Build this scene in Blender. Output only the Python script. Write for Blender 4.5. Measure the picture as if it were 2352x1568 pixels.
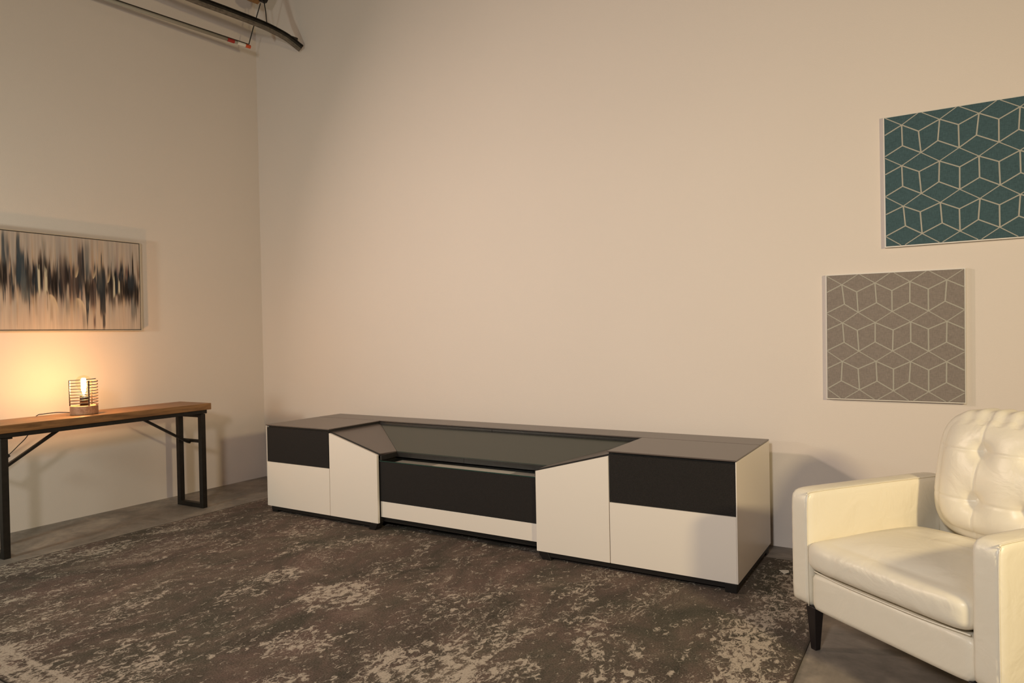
import bpy, bmesh, math, random
import numpy as np
from mathutils import Vector, Matrix
random.seed(4)
S = bpy.context.scene
COL = S.collection
for o in list(bpy.data.objects):
    bpy.data.objects.remove(o)

# ------------------------------------------------------------------ camera
cd = bpy.data.cameras.new('camera'); cam = bpy.data.objects.new('camera', cd); COL.objects.link(cam)
cd.sensor_fit = 'HORIZONTAL'; cd.sensor_width = 36; cd.lens = 24.305
cd.clip_start = 0.02
R = Matrix(((0.85007705, 0.01196343, 0.52652245), (0.5262861, 0.01828547, -0.85011093), (-0.01979795, 0.99976123, 0.00924787)))
cam.matrix_world = Matrix.Translation((5.2786, -4.1841, 1.25)) @ R.to_4x4()
cd.dof.use_dof = True
cd.dof.focus_distance = 4.3
cd.dof.aperture_fstop = 11
S.camera = cam
# ------------------------------------------------------------------ colour management
S.view_settings.view_transform = 'Standard'; S.view_settings.look = 'None'
S.view_settings.gamma = 1; S.view_settings.use_curve_mapping = False
S.view_settings.exposure = 0.12
# ------------------------------------------------------------------ world + lamps
w = bpy.data.worlds.new('world'); S.world = w; w.use_nodes = True
w.node_tree.nodes['Background'].inputs[0].default_value = (0.90, 0.84, 0.74, 1)
w.node_tree.nodes['Background'].inputs[1].default_value = 0.03

def area(name, loc, target, power, color, size, spread=180):
    l = bpy.data.lights.new(name, 'AREA'); l.energy = power; l.color = color; l.shape = 'DISK'; l.size = size
    l.spread = math.radians(spread)
    o = bpy.data.objects.new(name, l); COL.objects.link(o)
    o.location = loc
    o.rotation_euler = (Vector(target) - Vector(loc)).to_track_quat('-Z', 'Y').to_euler()
    return o
area('warm_key_light', (7.4, -3.2, 1.95), (3.2, -0.8, 1.0), 53, (1.0, 0.80, 0.44), 0.28, 150)
area('left_wall_light', (0.9, -4.2, 1.45), (0.2, -1.5, 1.5), 24, (0.88, 1.0, 0.90), 0.30)
area('left_key_light', (0.6, -3.1, 2.6), (4.5, -0.2, 1.0), 25, (1.0, 0.79, 0.64), 0.22, 112)
area('soft_fill_light', (4.9, -5.3, 2.2), (3.6, 0.0, 0.95), 45, (1.0, 0.98, 0.94), 0.40, 140)

# ------------------------------------------------------------------ materials
def nmat(name):
    m = bpy.data.materials.new(name); m.use_nodes = True
    return m, m.node_tree.nodes, m.node_tree.links, m.node_tree.nodes['Principled BSDF']
def pmat(name, col, rough=0.5, metal=0, spec=0.5, coat=0, bump=None, var=None, emit=None):
    """plain surface; var=(scale, amount) varies the colour, bump=(scale, strength)"""
    m, N, L, B = nmat(name)
    B.inputs['Base Color'].default_value = (*col, 1); B.inputs['Roughness'].default_value = rough
    B.inputs['Metallic'].default_value = metal; B.inputs['Specular IOR Level'].default_value = spec
    B.inputs['Coat Weight'].default_value = coat
    tc = N.new('ShaderNodeTexCoord')
    if var:
        nz = N.new('ShaderNodeTexNoise'); nz.inputs['Scale'].default_value = var[0]; nz.inputs['Detail'].default_value = 5
        L.new(tc.outputs['Object'], nz.inputs['Vector'])
        r = N.new('ShaderNodeValToRGB')
        r.color_ramp.elements[0].position = 0.3; r.color_ramp.elements[1].position = 0.7
        r.color_ramp.elements[0].color = (*[c*(1-var[1]) for c in col], 1)
        r.color_ramp.elements[1].color = (*[min(1, c*(1+var[1])) for c in col], 1)
        L.new(nz.outputs['Fac'], r.inputs['Fac']); L.new(r.outputs['Color'], B.inputs['Base Color'])
    if bump:
        nb = N.new('ShaderNodeTexNoise'); nb.inputs['Scale'].default_value = bump[0]; nb.inputs['Detail'].default_value = 6
        L.new(tc.outputs['Object'], nb.inputs['Vector'])
        bp = N.new('ShaderNodeBump'); bp.inputs['Strength'].default_value = bump[1]; bp.inputs['Distance'].default_value = 0.01
        L.new(nb.outputs['Fac'], bp.inputs['Height']); L.new(bp.outputs['Normal'], B.inputs['Normal'])
    if emit:
        B.inputs['Emission Color'].default_value = (*emit[0], 1); B.inputs['Emission Strength'].default_value = emit[1]
    return m

M = {}
M['wall'] = pmat('wall_paint', (0.70, 0.615, 0.555), 0.62, spec=0.25, bump=(160, 0.08), var=(0.8, 0.015))
M['ceiling'] = pmat('ceiling_paint', (0.30, 0.27, 0.24), 0.9, spec=0.1)
M['white_lacquer'] = pmat('white_lacquer', (0.75, 0.675, 0.60), 0.30, spec=0.4)
M['top_glass'] = pmat('smoked_satin_glass', (0.105, 0.082, 0.072), 0.30, spec=0.55)
M['slope'] = pmat('dark_satin_glass', (0.046, 0.050, 0.040), 0.30, spec=0.5)
M['black_fabric'] = pmat('black_speaker_cloth', (0.020, 0.017, 0.016), 0.85, spec=0.25, bump=(900, 0.5), var=(420, 0.45))
M['black_metal'] = pmat('black_metal', (0.012, 0.010, 0.009), 0.45, spec=0.4)
M['dark_trim'] = pmat('dark_trim', (0.022, 0.019, 0.017), 0.35, spec=0.5, var=(60, 0.2))
M['void'] = pmat('dark_interior', (0.010, 0.009, 0.008), 0.8, spec=0.2)
M['edge_green'] = pmat('green_glass_edge', (0.018, 0.045, 0.037), 0.15, spec=0.6)
M['grey_inlay'] = pmat('grey_inlay', (0.28, 0.235, 0.21), 0.45)
M['pale_inlay'] = pmat('pale_inlay', (0.55, 0.48, 0.43), 0.4)
M['iron'] = pmat('black_iron', (0.012, 0.009, 0.007), 0.5, spec=0.35, var=(30, 0.3))
M['steel_dark'] = pmat('weathered_dark_steel', (0.030, 0.024, 0.018), 0.55, spec=0.4, var=(22, 0.5))
M['steel_light'] = pmat('pale_steel_flange', (0.13, 0.105, 0.08), 0.5, spec=0.4, var=(30, 0.4))  # lower track flange, a paler tone than the web
M['cage'] = pmat('brown_iron_wire', (0.030, 0.014, 0.006), 0.5)
M['cord'] = pmat('black_cord', (0.008, 0.007, 0.007), 0.6)
M['chair_leg'] = pmat('espresso_wood', (0.014, 0.010, 0.010), 0.4)
M['red'] = pmat('red_tape', (0.33, 0.02, 0.012), 0.5)
M['orange'] = pmat('orange_cap', (0.55, 0.075, 0.018), 0.5)
M['label_white'] = pmat('white_sticker', (0.72, 0.66, 0.58), 0.5)
M['tube'] = pmat('dull_grey_tube', (0.33, 0.30, 0.25), 0.35, spec=0.5)
M['frame_white'] = pmat('white_frame', (0.66, 0.60, 0.53), 0.4)
M['frame_cream'] = pmat('champagne_frame', (0.50, 0.43, 0.34), 0.35, metal=0.3)
M['socket'] = pmat('brass_black_socket', (0.03, 0.018, 0.008), 0.4)

def glass_thin(name, tint, tr):
    m, N, L, B = nmat(name)
    N.remove(B)
    t = N.new('ShaderNodeBsdfTransparent'); t.inputs[0].default_value = (*tint, 1)
    g = N.new('ShaderNodeBsdfGlossy'); g.inputs['Roughness'].default_value = 0.08; g.inputs[0].default_value = (1, 1, 1, 1)
    mx = N.new('ShaderNodeMixShader'); lw = N.new('ShaderNodeLayerWeight'); lw.inputs[0].default_value = 0.5
    pw = N.new('ShaderNodeMath'); pw.operation = 'POWER'; pw.inputs[1].default_value = 4; L.new(lw.outputs['Facing'], pw.inputs[0])
    fr = N.new('ShaderNodeMath'); fr.operation = 'MULTIPLY_ADD'; fr.inputs[1].default_value = tr; fr.inputs[2].default_value = 0.03; L.new(pw.outputs[0], fr.inputs[0])
    L.new(fr.outputs[0], mx.inputs[0]); L.new(t.outputs[0], mx.inputs[1]); L.new(g.outputs[0], mx.inputs[2])
    L.new(mx.outputs[0], N['Material Output'].inputs[0])
    return m
M['glass_lid'] = glass_thin('clear_green_glass', (0.97, 0.985, 0.975), 0.10)
M['bulb_glass'] = glass_thin('amber_bulb_glass', (1.0, 0.95, 0.85), 0.35)
def emis(name, col, s):
    m, N, L, B = nmat(name); N.remove(B)
    e = N.new('ShaderNodeEmission'); e.inputs[0].default_value = (*col, 1); e.inputs[1].default_value = s
    L.new(e.outputs[0], N['Material Output'].inputs[0]); return m
M['filament'] = emis('glowing_filament', (1.0, 0.535, 0.225), 620)

# concrete
def concrete():
    m, N, L, B = nmat('polished_concrete')
    tc = N.new('ShaderNodeTexCoord')
    a = N.new('ShaderNodeTexNoise'); a.inputs['Scale'].default_value = 2.6; a.inputs['Detail'].default_value = 9; a.inputs['Roughness'].default_value = 0.62; a.inputs['Distortion'].default_value = 0.8
    b = N.new('ShaderNodeTexNoise'); b.inputs['Scale'].default_value = 14; b.inputs['Detail'].default_value = 8; b.inputs['Roughness'].default_value = 0.7
    L.new(tc.outputs['Object'], a.inputs['Vector']); L.new(tc.outputs['Object'], b.inputs['Vector'])
    mx = N.new('ShaderNodeMath'); mx.operation = 'MULTIPLY_ADD'; mx.inputs[1].default_value = 0.35
    L.new(b.outputs['Fac'], mx.inputs[0]); L.new(a.outputs['Fac'], mx.inputs[2])
    r = N.new('ShaderNodeValToRGB'); e = r.color_ramp.elements
    e[0].position = 0.50; e[0].color = (0.13, 0.112, 0.096, 1); e[1].position = 0.86; e[1].color = (0.36, 0.30, 0.245, 1)
    k = e.new(0.66); k.color = (0.215, 0.182, 0.154, 1)
    L.new(mx.outputs[0], r.inputs['Fac']); L.new(r.outputs['Color'], B.inputs['Base Color'])
    B.inputs['Roughness'].default_value = 0.55
    bp = N.new('ShaderNodeBump'); bp.inputs['Strength'].default_value = 0.15; bp.inputs['Distance'].default_value = 0.01
    L.new(b.outputs['Fac'], bp.inputs['Height']); L.new(bp.outputs['Normal'], B.inputs['Normal'])
    return m
M['concrete'] = concrete()

def wood(name, c0, c1, axis_scale, rough=0.5, rings=9):
    m, N, L, B = nmat(name)
    tc = N.new('ShaderNodeTexCoord'); mp = N.new('ShaderNodeMapping'); mp.inputs['Scale'].default_value = axis_scale
    nz = N.new('ShaderNodeTexNoise'); nz.inputs['Scale'].default_value = 3.0; nz.inputs['Detail'].default_value = 8; nz.inputs['Roughness'].default_value = 0.6; nz.inputs['Distortion'].default_value = 1.2
    L.new(tc.outputs['Object'], mp.inputs['Vector']); L.new(mp.outputs['Vector'], nz.inputs['Vector'])
    r = N.new('ShaderNodeValToRGB'); e = r.color_ramp.elements
    e[0].position = 0.30; e[0].color = (*c0, 1); e[1].position = 0.68; e[1].color = (*c1, 1)
    L.new(nz.outputs['Fac'], r.inputs['Fac']); L.new(r.outputs['Color'], B.inputs['Base Color'])
    B.inputs['Roughness'].default_value = rough
    bp = N.new('ShaderNodeBump'); bp.inputs['Strength'].default_value = 0.15; bp.inputs['Distance'].default_value = 0.004
    L.new(nz.outputs['Fac'], bp.inputs['Height']); L.new(bp.outputs['Normal'], B.inputs['Normal'])
    return m
M['table_wood'] = wood('honey_pine_planks', (0.12, 0.052, 0.016), (0.36, 0.175, 0.062), (9, 0.9, 9), 0.42)
M['lamp_wood'] = wood('pale_beech', (0.30, 0.13, 0.065), (0.50, 0.27, 0.15), (6, 22, 10), 0.5)
M['bracket_wood'] = wood('varnished_block', (0.16, 0.075, 0.02), (0.30, 0.15, 0.05), (5, 20, 5), 0.5)

def leather():
    m, N, L, B = nmat('cream_leather')
    B.inputs['Base Color'].default_value = (0.80, 0.73, 0.60, 1); B.inputs['Roughness'].default_value = 0.36
    B.inputs['Specular IOR Level'].default_value = 0.5
    tc = N.new('ShaderNodeTexCoord')
    a = N.new('ShaderNodeTexNoise'); a.inputs['Scale'].default_value = 7; a.inputs['Detail'].default_value = 3; a.inputs['Distortion'].default_value = 0.9
    b = N.new('ShaderNodeTexNoise'); b.inputs['Scale'].default_value = 220; b.inputs['Detail'].default_value = 2
    L.new(tc.outputs['Object'], a.inputs['Vector']); L.new(tc.outputs['Object'], b.inputs['Vector'])
    p = N.new('ShaderNodeBump'); p.inputs['Strength'].default_value = 0.35; p.inputs['Distance'].default_value = 0.02
    q = N.new('ShaderNodeBump'); q.inputs['Strength'].default_value = 0.12; q.inputs['Distance'].default_value = 0.002
    L.new(a.outputs['Fac'], p.inputs['Height']); L.new(b.outputs['Fac'], q.inputs['Height']); L.new(p.outputs['Normal'], q.inputs['Normal'])
    L.new(q.outputs['Normal'], B.inputs['Normal'])
    return m
M['leather'] = leather()

def felt(name, col, amount=0.10):
    m, N, L, B = nmat(name)
    tc = N.new('ShaderNodeTexCoord'); mp = N.new('ShaderNodeMapping'); mp.inputs['Scale'].default_value = (14, 90, 90)
    mp2 = N.new('ShaderNodeMapping'); mp2.inputs['Scale'].default_value = (120, 20, 18)
    a = N.new('ShaderNodeTexNoise'); a.inputs['Scale'].default_value = 3; a.inputs['Detail'].default_value = 4
    b = N.new('ShaderNodeTexNoise'); b.inputs['Scale'].default_value = 3; b.inputs['Detail'].default_value = 4
    L.new(tc.outputs['Object'], mp.inputs['Vector']); L.new(mp.outputs['Vector'], a.inputs['Vector'])
    L.new(tc.outputs['Object'], mp2.inputs['Vector']); L.new(mp2.outputs['Vector'], b.inputs['Vector'])
    ad = N.new('ShaderNodeMath'); ad.operation = 'ADD'; L.new(a.outputs['Fac'], ad.inputs[0]); L.new(b.outputs['Fac'], ad.inputs[1])
    r = N.new('ShaderNodeValToRGB'); e = r.color_ramp.elements
    hf = N.new('ShaderNodeMath'); hf.operation = 'MULTIPLY'; hf.inputs[1].default_value = 0.5; L.new(ad.outputs[0], hf.inputs[0])
    e[0].position = 0.36; e[0].color = (*[c*(1-amount*2) for c in col], 1); e[1].position = 0.64; e[1].color = (*[c*(1+amount*2) for c in col], 1)
    L.new(hf.outputs[0], r.inputs['Fac']); L.new(r.outputs['Color'], B.inputs['Base Color'])
    B.inputs['Roughness'].default_value = 0.9; B.inputs['Specular IOR Level'].default_value = 0.15
    return m
M['felt_teal'] = felt('teal_woven_fabric', (0.056, 0.098, 0.112))
M['felt_grey'] = felt('taupe_woven_fabric', (0.235, 0.198, 0.176), 0.08)
M['line_cord'] = pmat('pale_cord_lines', (0.39, 0.365, 0.315), 0.7, spec=0.2)

# ------------------------------------------------------------------ mesh helpers
def obj(name, bm, mats, parent=None, smooth=False, bevel=None, angle=35):
    me = bpy.data.meshes.new(name); bm.normal_update(); bm.to_mesh(me); bm.free()
    for m in (mats if isinstance(mats, (list, tuple)) else [mats]): me.materials.append(m)
    o = bpy.data.objects.new(name, me); COL.objects.link(o)
    if parent: o.parent = parent
    if smooth:
        for p in me.polygons: p.use_smooth = True
    if bevel:
        b = o.modifiers.new('bevel', 'BEVEL'); b.width = bevel[0]; b.segments = bevel[1]; b.limit_method = 'ANGLE'; b.angle_limit = math.radians(angle)
        b.harden_normals = False
        for p in me.polygons: p.use_smooth = True
        w_ = o.modifiers.new('wn', 'WEIGHTED_NORMAL'); w_.keep_sharp = True
    return o
def thing(name, label, cat, loc=(0, 0, 0), rz=0, group=None):
    o = bpy.data.objects.new(name, None); COL.objects.link(o); o.location = loc; o.rotation_euler = (0, 0, rz)
    o.empty_display_size = 0.1
    return tag(o, label, cat, group)
def tag(o, label, cat, group=None):
    o['label'] = label; o['category'] = cat
    if group: o['group'] = group
    return o
def bx(bm, x0, x1, y0, y1, z0, z1, mi=0):
    vs = [bm.verts.new(p) for p in ((x0,y0,z0),(x1,y0,z0),(x1,y1,z0),(x0,y1,z0),(x0,y0,z1),(x1,y0,z1),(x1,y1,z1),(x0,y1,z1))]
    for f in ((3,2,1,0),(4,5,6,7),(0,1,5,4),(1,2,6,5),(2,3,7,6),(3,0,4,7)):
        bm.faces.new([vs[i] for i in f]).material_index = mi
    return bm
def box(*a, **k): return bx(bmesh.new(), *a, **k)
def prism(bm, pts, vec, mi=0):
    """closed polygon pts swept by vec"""
    v = Vector(vec)
    a = [bm.verts.new(p) for p in pts]; b = [bm.verts.new(Vector(p)+v) for p in pts]
    n = len(a)
    fs = [bm.faces.new(a), bm.faces.new(b[::-1])]
    for i in range(n): fs.append(bm.faces.new((a[i], b[i], b[(i+1)%n], a[(i+1)%n])))
    for f in fs: f.material_index = mi
    bmesh.ops.recalc_face_normals(bm, faces=fs)
    return bm
def frame_at(t):
    t = t.normalized(); up = Vector((0, 0, 1)) if abs(t.z) < 0.95 else Vector((1, 0, 0))
    s = t.cross(up).normalized(); return s, s.cross(t).normalized()
def tube(bm, pts, r, n=10, mi=0, rect=None):
    """round tube (or rect=(w,h) bar) along pts"""
    pts = [Vector(p) for p in pts]; rings = []
    for i, p in enumerate(pts):
        t = (pts[min(i+1, len(pts)-1)] - pts[max(i-1, 0)])
        s, u = frame_at(t)
        if rect:
            ww, hh = rect[0]/2, rect[1]/2
            ring = [p + s*a*ww + u*b*hh for a, b in ((-1,-1),(1,-1),(1,1),(-1,1))]
        else:
            ring = [p + (s*math.cos(2*math.pi*k/n) + u*math.sin(2*math.pi*k/n))*r for k in range(n)]
        rings.append([bm.verts.new(q) for q in ring])
    fs = []
    for a, b in zip(rings, rings[1:]):
        m_ = len(a)
        for k in range(m_): fs.append(bm.faces.new((a[k], a[(k+1)%m_], b[(k+1)%m_], b[k])))
    fs.append(bm.faces.new(rings[0][::-1])); fs.append(bm.faces.new(rings[-1]))
    for f in fs: f.material_index = mi
    bmesh.ops.recalc_face_normals(bm, faces=fs)
    return bm
def lathe(bm, prof, c=(0, 0, 0), n=32, mi=0):
    c = Vector(c); rings = []
    for r, z in prof:
        rings.append([bm.verts.new(c + Vector((r*math.cos(2*math.pi*k/n), r*math.sin(2*math.pi*k/n), z))) for k in range(n)])
    fs = []
    for a, b in zip(rings, rings[1:]):
        for k in range(n): fs.append(bm.faces.new((a[k], a[(k+1)%n], b[(k+1)%n], b[k])))
    fs.append(bm.faces.new(rings[0][::-1])); fs.append(bm.faces.new(rings[-1]))
    for f in fs: f.material_index = mi
    return bm
def smooth_path(pts, sub=8):
    pts = [Vector(p) for p in pts]; out = []
    P = [pts[0]] + pts + [pts[-1]]
    for i in range(1, len(P)-2):
        for k in range(sub):
            t = k/sub; a, b, c, d = P[i-1], P[i], P[i+1], P[i+2]
            out.append(0.5*((2*b) + (c-a)*t + (2*a-5*b+4*c-d)*t*t + (-a+3*b-3*c+d)*t**3))
    out.append(pts[-1]); return out
def softbox(c, size, n=(24, 24, 24), e=8.0, fn=None):
    """rounded box whose vertices can be displaced by fn(unit position) -> offset"""
    bm = bmesh.new(); nx, ny, nz = n
    e1, e2 = e if isinstance(e, tuple) else (e, e)
    grid = {}
    def vert(i, j, k):
        key = (i, j, k)
        if key not in grid:
            p = Vector((2*i/nx-1, 2*j/ny-1, 2*k/nz-1))
            s = ((abs(p.x)**e1 + abs(p.y)**e1)**(e2/e1) + abs(p.z)**e2)**(1/e2)
            m_ = max(abs(p.x), abs(p.y), abs(p.z))
            q = p*(m_/s)
            off = fn(p, q) if fn else Vector((0, 0, 0))
            grid[key] = bm.verts.new(Vector((c[0]+q.x*size[0]/2, c[1]+q.y*size[1]/2, c[2]+q.z*size[2]/2)) + off)
        return grid[key]
    for j in range(ny):
        for k in range(nz):
            bm.faces.new((vert(0,j,k), vert(0,j,k+1), vert(0,j+1,k+1), vert(0,j+1,k)))
            bm.faces.new((vert(nx,j,k), vert(nx,j+1,k), vert(nx,j+1,k+1), vert(nx,j,k+1)))
    for i in range(nx):
        for k in range(nz):
            bm.faces.new((vert(i,0,k), vert(i+1,0,k), vert(i+1,0,k+1), vert(i,0,k+1)))
            bm.faces.new((vert(i,ny,k), vert(i,ny,k+1), vert(i+1,ny,k+1), vert(i+1,ny,k)))
    for i in range(nx):
        for j in range(ny):
            bm.faces.new((vert(i,j,0), vert(i,j+1,0), vert(i+1,j+1,0), vert(i+1,j,0)))
            bm.faces.new((vert(i,j,nz), vert(i+1,j,nz), vert(i+1,j+1,nz), vert(i,j+1,nz)))
    return bm

# ------------------------------------------------------------------ room shell
def struct(name, bm, m):
    o = obj(name, bm, m); o['kind'] = 'structure'; return o
struct('floor', box(-0.15, 9.5, -8.0, 0.15, -0.12, 0), M['concrete'])
struct('wall_back', box(-0.15, 9.5, 0, 0.15, 0, 4.5), M['wall'])
struct('wall_left', box(-0.15, 0, -8.0, 0, 0, 4.5), M['wall'])
struct('ceiling', box(-0.15, 9.5, -8.0, 0.15, 4.5, 4.6), M['ceiling'])

# ------------------------------------------------------------------ area rug
RX0, RX1, RY0, RY1, RT = 0.76, 4.822, -3.02, -0.25, 0.007
def rug():
    nx, ny = 340, 232
    bm = bmesh.new()
    xs = np.linspace(RX0, RX1, nx+1); ys = np.linspace(RY0, RY1, ny+1)
    # distressed density map: where the pale worn pattern shows through, -1 .. 1
    X, Y = np.meshgrid(xs, ys, indexing='ij')
    D = np.zeros_like(X)
    def medallion(cx, cy, r, a, petals=8, ry=None):
        nonlocal D
        dx, dy = X-cx, Y-cy
        rr = np.hypot(dx, dy*(r/(ry or r)))/r; th = np.arctan2(dy, dx)
        edge = 1 + 0.13*np.cos(petals*th)
        D += a*np.clip((edge-rr)*5, 0, 1)*(0.60 + 0.36*np.cos(rr*17 + 1.3*np.sin(petals*th)))
    for c in ((2.79,-1.80,.21,.80,8),(2.32,-1.74,.13,.65,6),(2.38,-2.05,.15,.45,8),(1.92,-2.24,.24,.42,10),(3.62,-2.16,.24,.80,8),
              (3.72,-1.84,.11,.6,6),(3.93,-2.03,.12,.75,6),(3.78,-1.27,.14,.50,6),(3.98,-1.52,.10,.55,6),(4.13,-1.68,.15,.60,8),(4.28,-1.95,.16,.75,8),
              (1.16,-1.62,.12,.35,6),(0.98,-1.95,.13,.45,6),(3.05,-1.39,.11,.35,6),(2.67,-1.28,.13,.25,6),(2.19,-1.07,.13,.30,6),(2.96,-.88,.10,.25,6),
              (3.30,-1.62,.13,.55,7),(3.02,-2.25,.17,.5,8),(2.55,-2.60,.2,.4,8),(1.6,-1.55,.15,.35,7),(1.75,-1.15,.12,.25,6),(1.3,-.8,.12,.3,6),(4.07,-1.0,.09,.3,6),
              (3.35,-2.62,.25,.5,8),(4.15,-2.5,.22,.5,8)):
        medallion(*c)
    # border bands
    bd = np.minimum(RX1-X, X-RX0); be = np.minimum(bd, Y-RY0)
    D += 0.62*np.exp(-((RX1-X-0.20)/0.11)**2)*np.clip((-Y-0.35)*1.6, 0.35, 1)
    D += 0.34*np.exp(-((X-RX0-0.16)/0.12)**2)*np.clip((-Y-0.9)*0.9, 0, 1)
    D += 0.48*np.exp(-((Y-RY0-0.05)/0.13)**2)
    D += 0.35*np.clip((-Y-2.3), 0, 1)
    # worn cross lines of the weave and border lines
    for x0, wd, a in ((RX1-.40,.012,.45),(RX1-.33,.008,.3),(RX0+.33,.010,.3),(2.30,.008,.16),(3.42,.008,.22)):
        D += a*np.exp(-((X-x0)/wd)**2)
    for y0, wd, a in ((RY0+.125,.010,.9),(RY0+.055,.008,.8)):
        D += a*np.exp(-((Y-y0)/wd)**2)
    edge = np.clip(1-be/0.012, 0, 1)
    D += 0.5*np.exp(-((be-0.022)/0.006)**2)
    D += 0.35*np.exp(-((X-(3.93+0.16*(Y+1.0)))/0.018)**2)*np.clip((-Y-1.05)*3, 0, 1)
    D = np.clip(D, -1, 1.2)
    V = np.empty((nx+1, ny+1, 3)); V[..., 0] = X; V[..., 1] = Y; V[..., 2] = RT
    me = bpy.data.meshes.new('area_rug')
    idx = np.arange((nx+1)*(ny+1)).reshape(nx+1, ny+1)
    q = np.stack([idx[:-1,:-1], idx[1:,:-1], idx[1:,1:], idx[:-1,1:]], -1).reshape(-1, 4)
    verts = V.reshape(-1, 3).tolist(); faces = q.tolist(); dens = D.reshape(-1).tolist(); ed = edge.reshape(-1).tolist()
    b = len(verts)
    verts += [(RX0,RY0,RT),(RX1,RY0,RT),(RX1,RY1,RT),(RX0,RY1,RT),(RX0,RY0,0.0005),(RX1,RY0,0.0005),(RX1,RY1,0.0005),(RX0,RY1,0.0005)]
    faces += [(b,b+4,b+5,b+1),(b+1,b+5,b+6,b+2),(b+2,b+6,b+7,b+3),(b+3,b+7,b+4,b),(b+4,b+7,b+6,b+5)]
    dens += [0]*8; ed += [1]*8
    me.from_pydata(verts, [], faces)
    at = me.attributes.new('wear', 'FLOAT', 'POINT'); at.data.foreach_set('value', dens)
    at = me.attributes.new('edge', 'FLOAT', 'POINT'); at.data.foreach_set('value', ed)
    m, N, L, B = nmat('distressed_rug_pile')
    tc = N.new('ShaderNodeTexCoord')
    def noise(scale, det, ro, dist, vec):
        n = N.new('ShaderNodeTexNoise'); n.inputs['Scale'].default_value = scale; n.inputs['Detail'].default_value = det
        n.inputs['Roughness'].default_value = ro; n.inputs['Distortion'].default_value = dist; L.new(vec, n.inputs['Vector']); return n.outputs['Fac']
    def math_(op, a, b=None, c=None):
        n = N.new('ShaderNodeMath'); n.operation = op
        for i, v in enumerate((a, b, c)):
            if v is None: continue
            if isinstance(v, (int, float)): n.inputs[i].default_value = v
            else: L.new(v, n.inputs[i])
        return n.outputs[0]
    def mapr(v, a, b, c=0, d=1):
        n = N.new('ShaderNodeMapRange'); n.interpolation_type = 'SMOOTHSTEP'
        L.new(v, n.inputs[0]); n.inputs[1].default_value = a; n.inputs[2].default_value = b; n.inputs[3].default_value = c; n.inputs[4].default_value = d
        return n.outputs[0]
    mp = N.new('ShaderNodeMapping'); mp.inputs['Scale'].default_value = (1.0, 0.62, 1); L.new(tc.outputs['Object'], mp.inputs['Vector'])
    P = mp.outputs['Vector']; O = tc.outputs['Object']
    wear = N.new('ShaderNodeAttribute'); wear.attribute_name = 'wear'; wr = wear.outputs['Fac']
    eg = N.new('ShaderNodeAttribute'); eg.attribute_name = 'edge'; eg = eg.outputs['Fac']
    fine = noise(40, 4.0, 0.64, 0.9, P)
    med = noise(4.2, 3.0, 0.6, 0.6, P)
    # thin squiggles: close to the mid value of a distorted noise
    sq = noise(15, 3.0, 0.5, 1.2, P)
    line = math_('ABSOLUTE', math_('SUBTRACT', sq, 0.5))
    line = mapr(line, 0.0, 0.024, 1, 0)
    grit = noise(150, 2.0, 0.6, 0, O)
    th = math_('MULTIPLY_ADD', wr, 0.20, math_('MULTIPLY_ADD', med, 0.30, -0.15))
    v1 = mapr(math_('ADD', math_('MULTIPLY_ADD', grit, 0.14, math_('ADD', fine, th)), -0.07), 0.565, 0.69)
    v2 = math_('MULTIPLY', line, mapr(math_('ADD', math_('MULTIPLY_ADD', wr, 0.22, med), math_('MULTIPLY', grit, 0.25)), 0.62, 0.80))
    pale = math_('MAXIMUM', v1, v2)
    pale = math_('MULTIPLY', pale, mapr(grit, 0.25, 0.55, 0.55, 1))
    base = N.new('ShaderNodeValToRGB'); e = base.color_ramp.elements
    bn = noise(3.1, 8, 0.78, 0.8, P)
    L.new(bn, base.inputs['Fac'])
    e[0].position = 0.33; e[0].color = (0.058, 0.053, 0.043, 1); e[1].position = 0.68; e[1].color = (0.20, 0.158, 0.132, 1)
    k = e.new(0.47); k.color = (0.098, 0.080, 0.067, 1)
    k = e.new(0.56); k.color = (0.130, 0.098, 0.082, 1)
    g2 = N.new('ShaderNodeMix'); g2.data_type = 'RGBA'; g2.blend_type = 'MULTIPLY'; g2.inputs[0].default_value = 1
    cr = N.new('ShaderNodeValToRGB'); cr.color_ramp.elements[0].position = 0.3; cr.color_ramp.elements[0].color = (.62,.62,.62,1); cr.color_ramp.elements[1].position = .7; cr.color_ramp.elements[1].color = (1.35,1.35,1.35,1)
    L.new(grit, cr.inputs['Fac']); L.new(base.outputs['Color'], g2.inputs[6]); L.new(cr.outputs['Color'], g2.inputs[7])
    tn = noise(1.7, 5, 0.7, 0.5, P)
    tr_ = N.new('ShaderNodeValToRGB'); te = tr_.color_ramp.elements; L.new(tn, tr_.inputs['Fac'])
    te[0].position = 0.36; te[0].color = (0.94, 1.0, 0.93, 1); te[1].position = 0.64; te[1].color = (1.08, 0.97, 0.98, 1)
    g3 = N.new('ShaderNodeMix'); g3.data_type = 'RGBA'; g3.blend_type = 'MULTIPLY'; g3.inputs[0].default_value = 1
    L.new(g2.outputs[2], g3.inputs[6]); L.new(tr_.outputs['Color'], g3.inputs[7]); g2 = g3
    mx = N.new('ShaderNodeMix'); mx.data_type = 'RGBA'; mx.inputs[7].default_value = (0.46, 0.39, 0.32, 1)
    L.new(math_('MULTIPLY', pale, 0.92), mx.inputs[0]); L.new(g2.outputs[2], mx.inputs[6])
    mz = N.new('ShaderNodeMix'); mz.data_type = 'RGBA'; mz.inputs[7].default_value = (0.055, 0.045, 0.036, 1)
    L.new(eg, mz.inputs[0]); L.new(mx.outputs[2], mz.inputs[6])
    L.new(mz.outputs[2], B.inputs['Base Color'])
    B.inputs['Roughness'].default_value = 0.95; B.inputs['Specular IOR Level'].default_value = 0.1
    bp = N.new('ShaderNodeBump'); bp.inputs['Strength'].default_value = 0.5; bp.inputs['Distance'].default_value = 0.003
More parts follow.
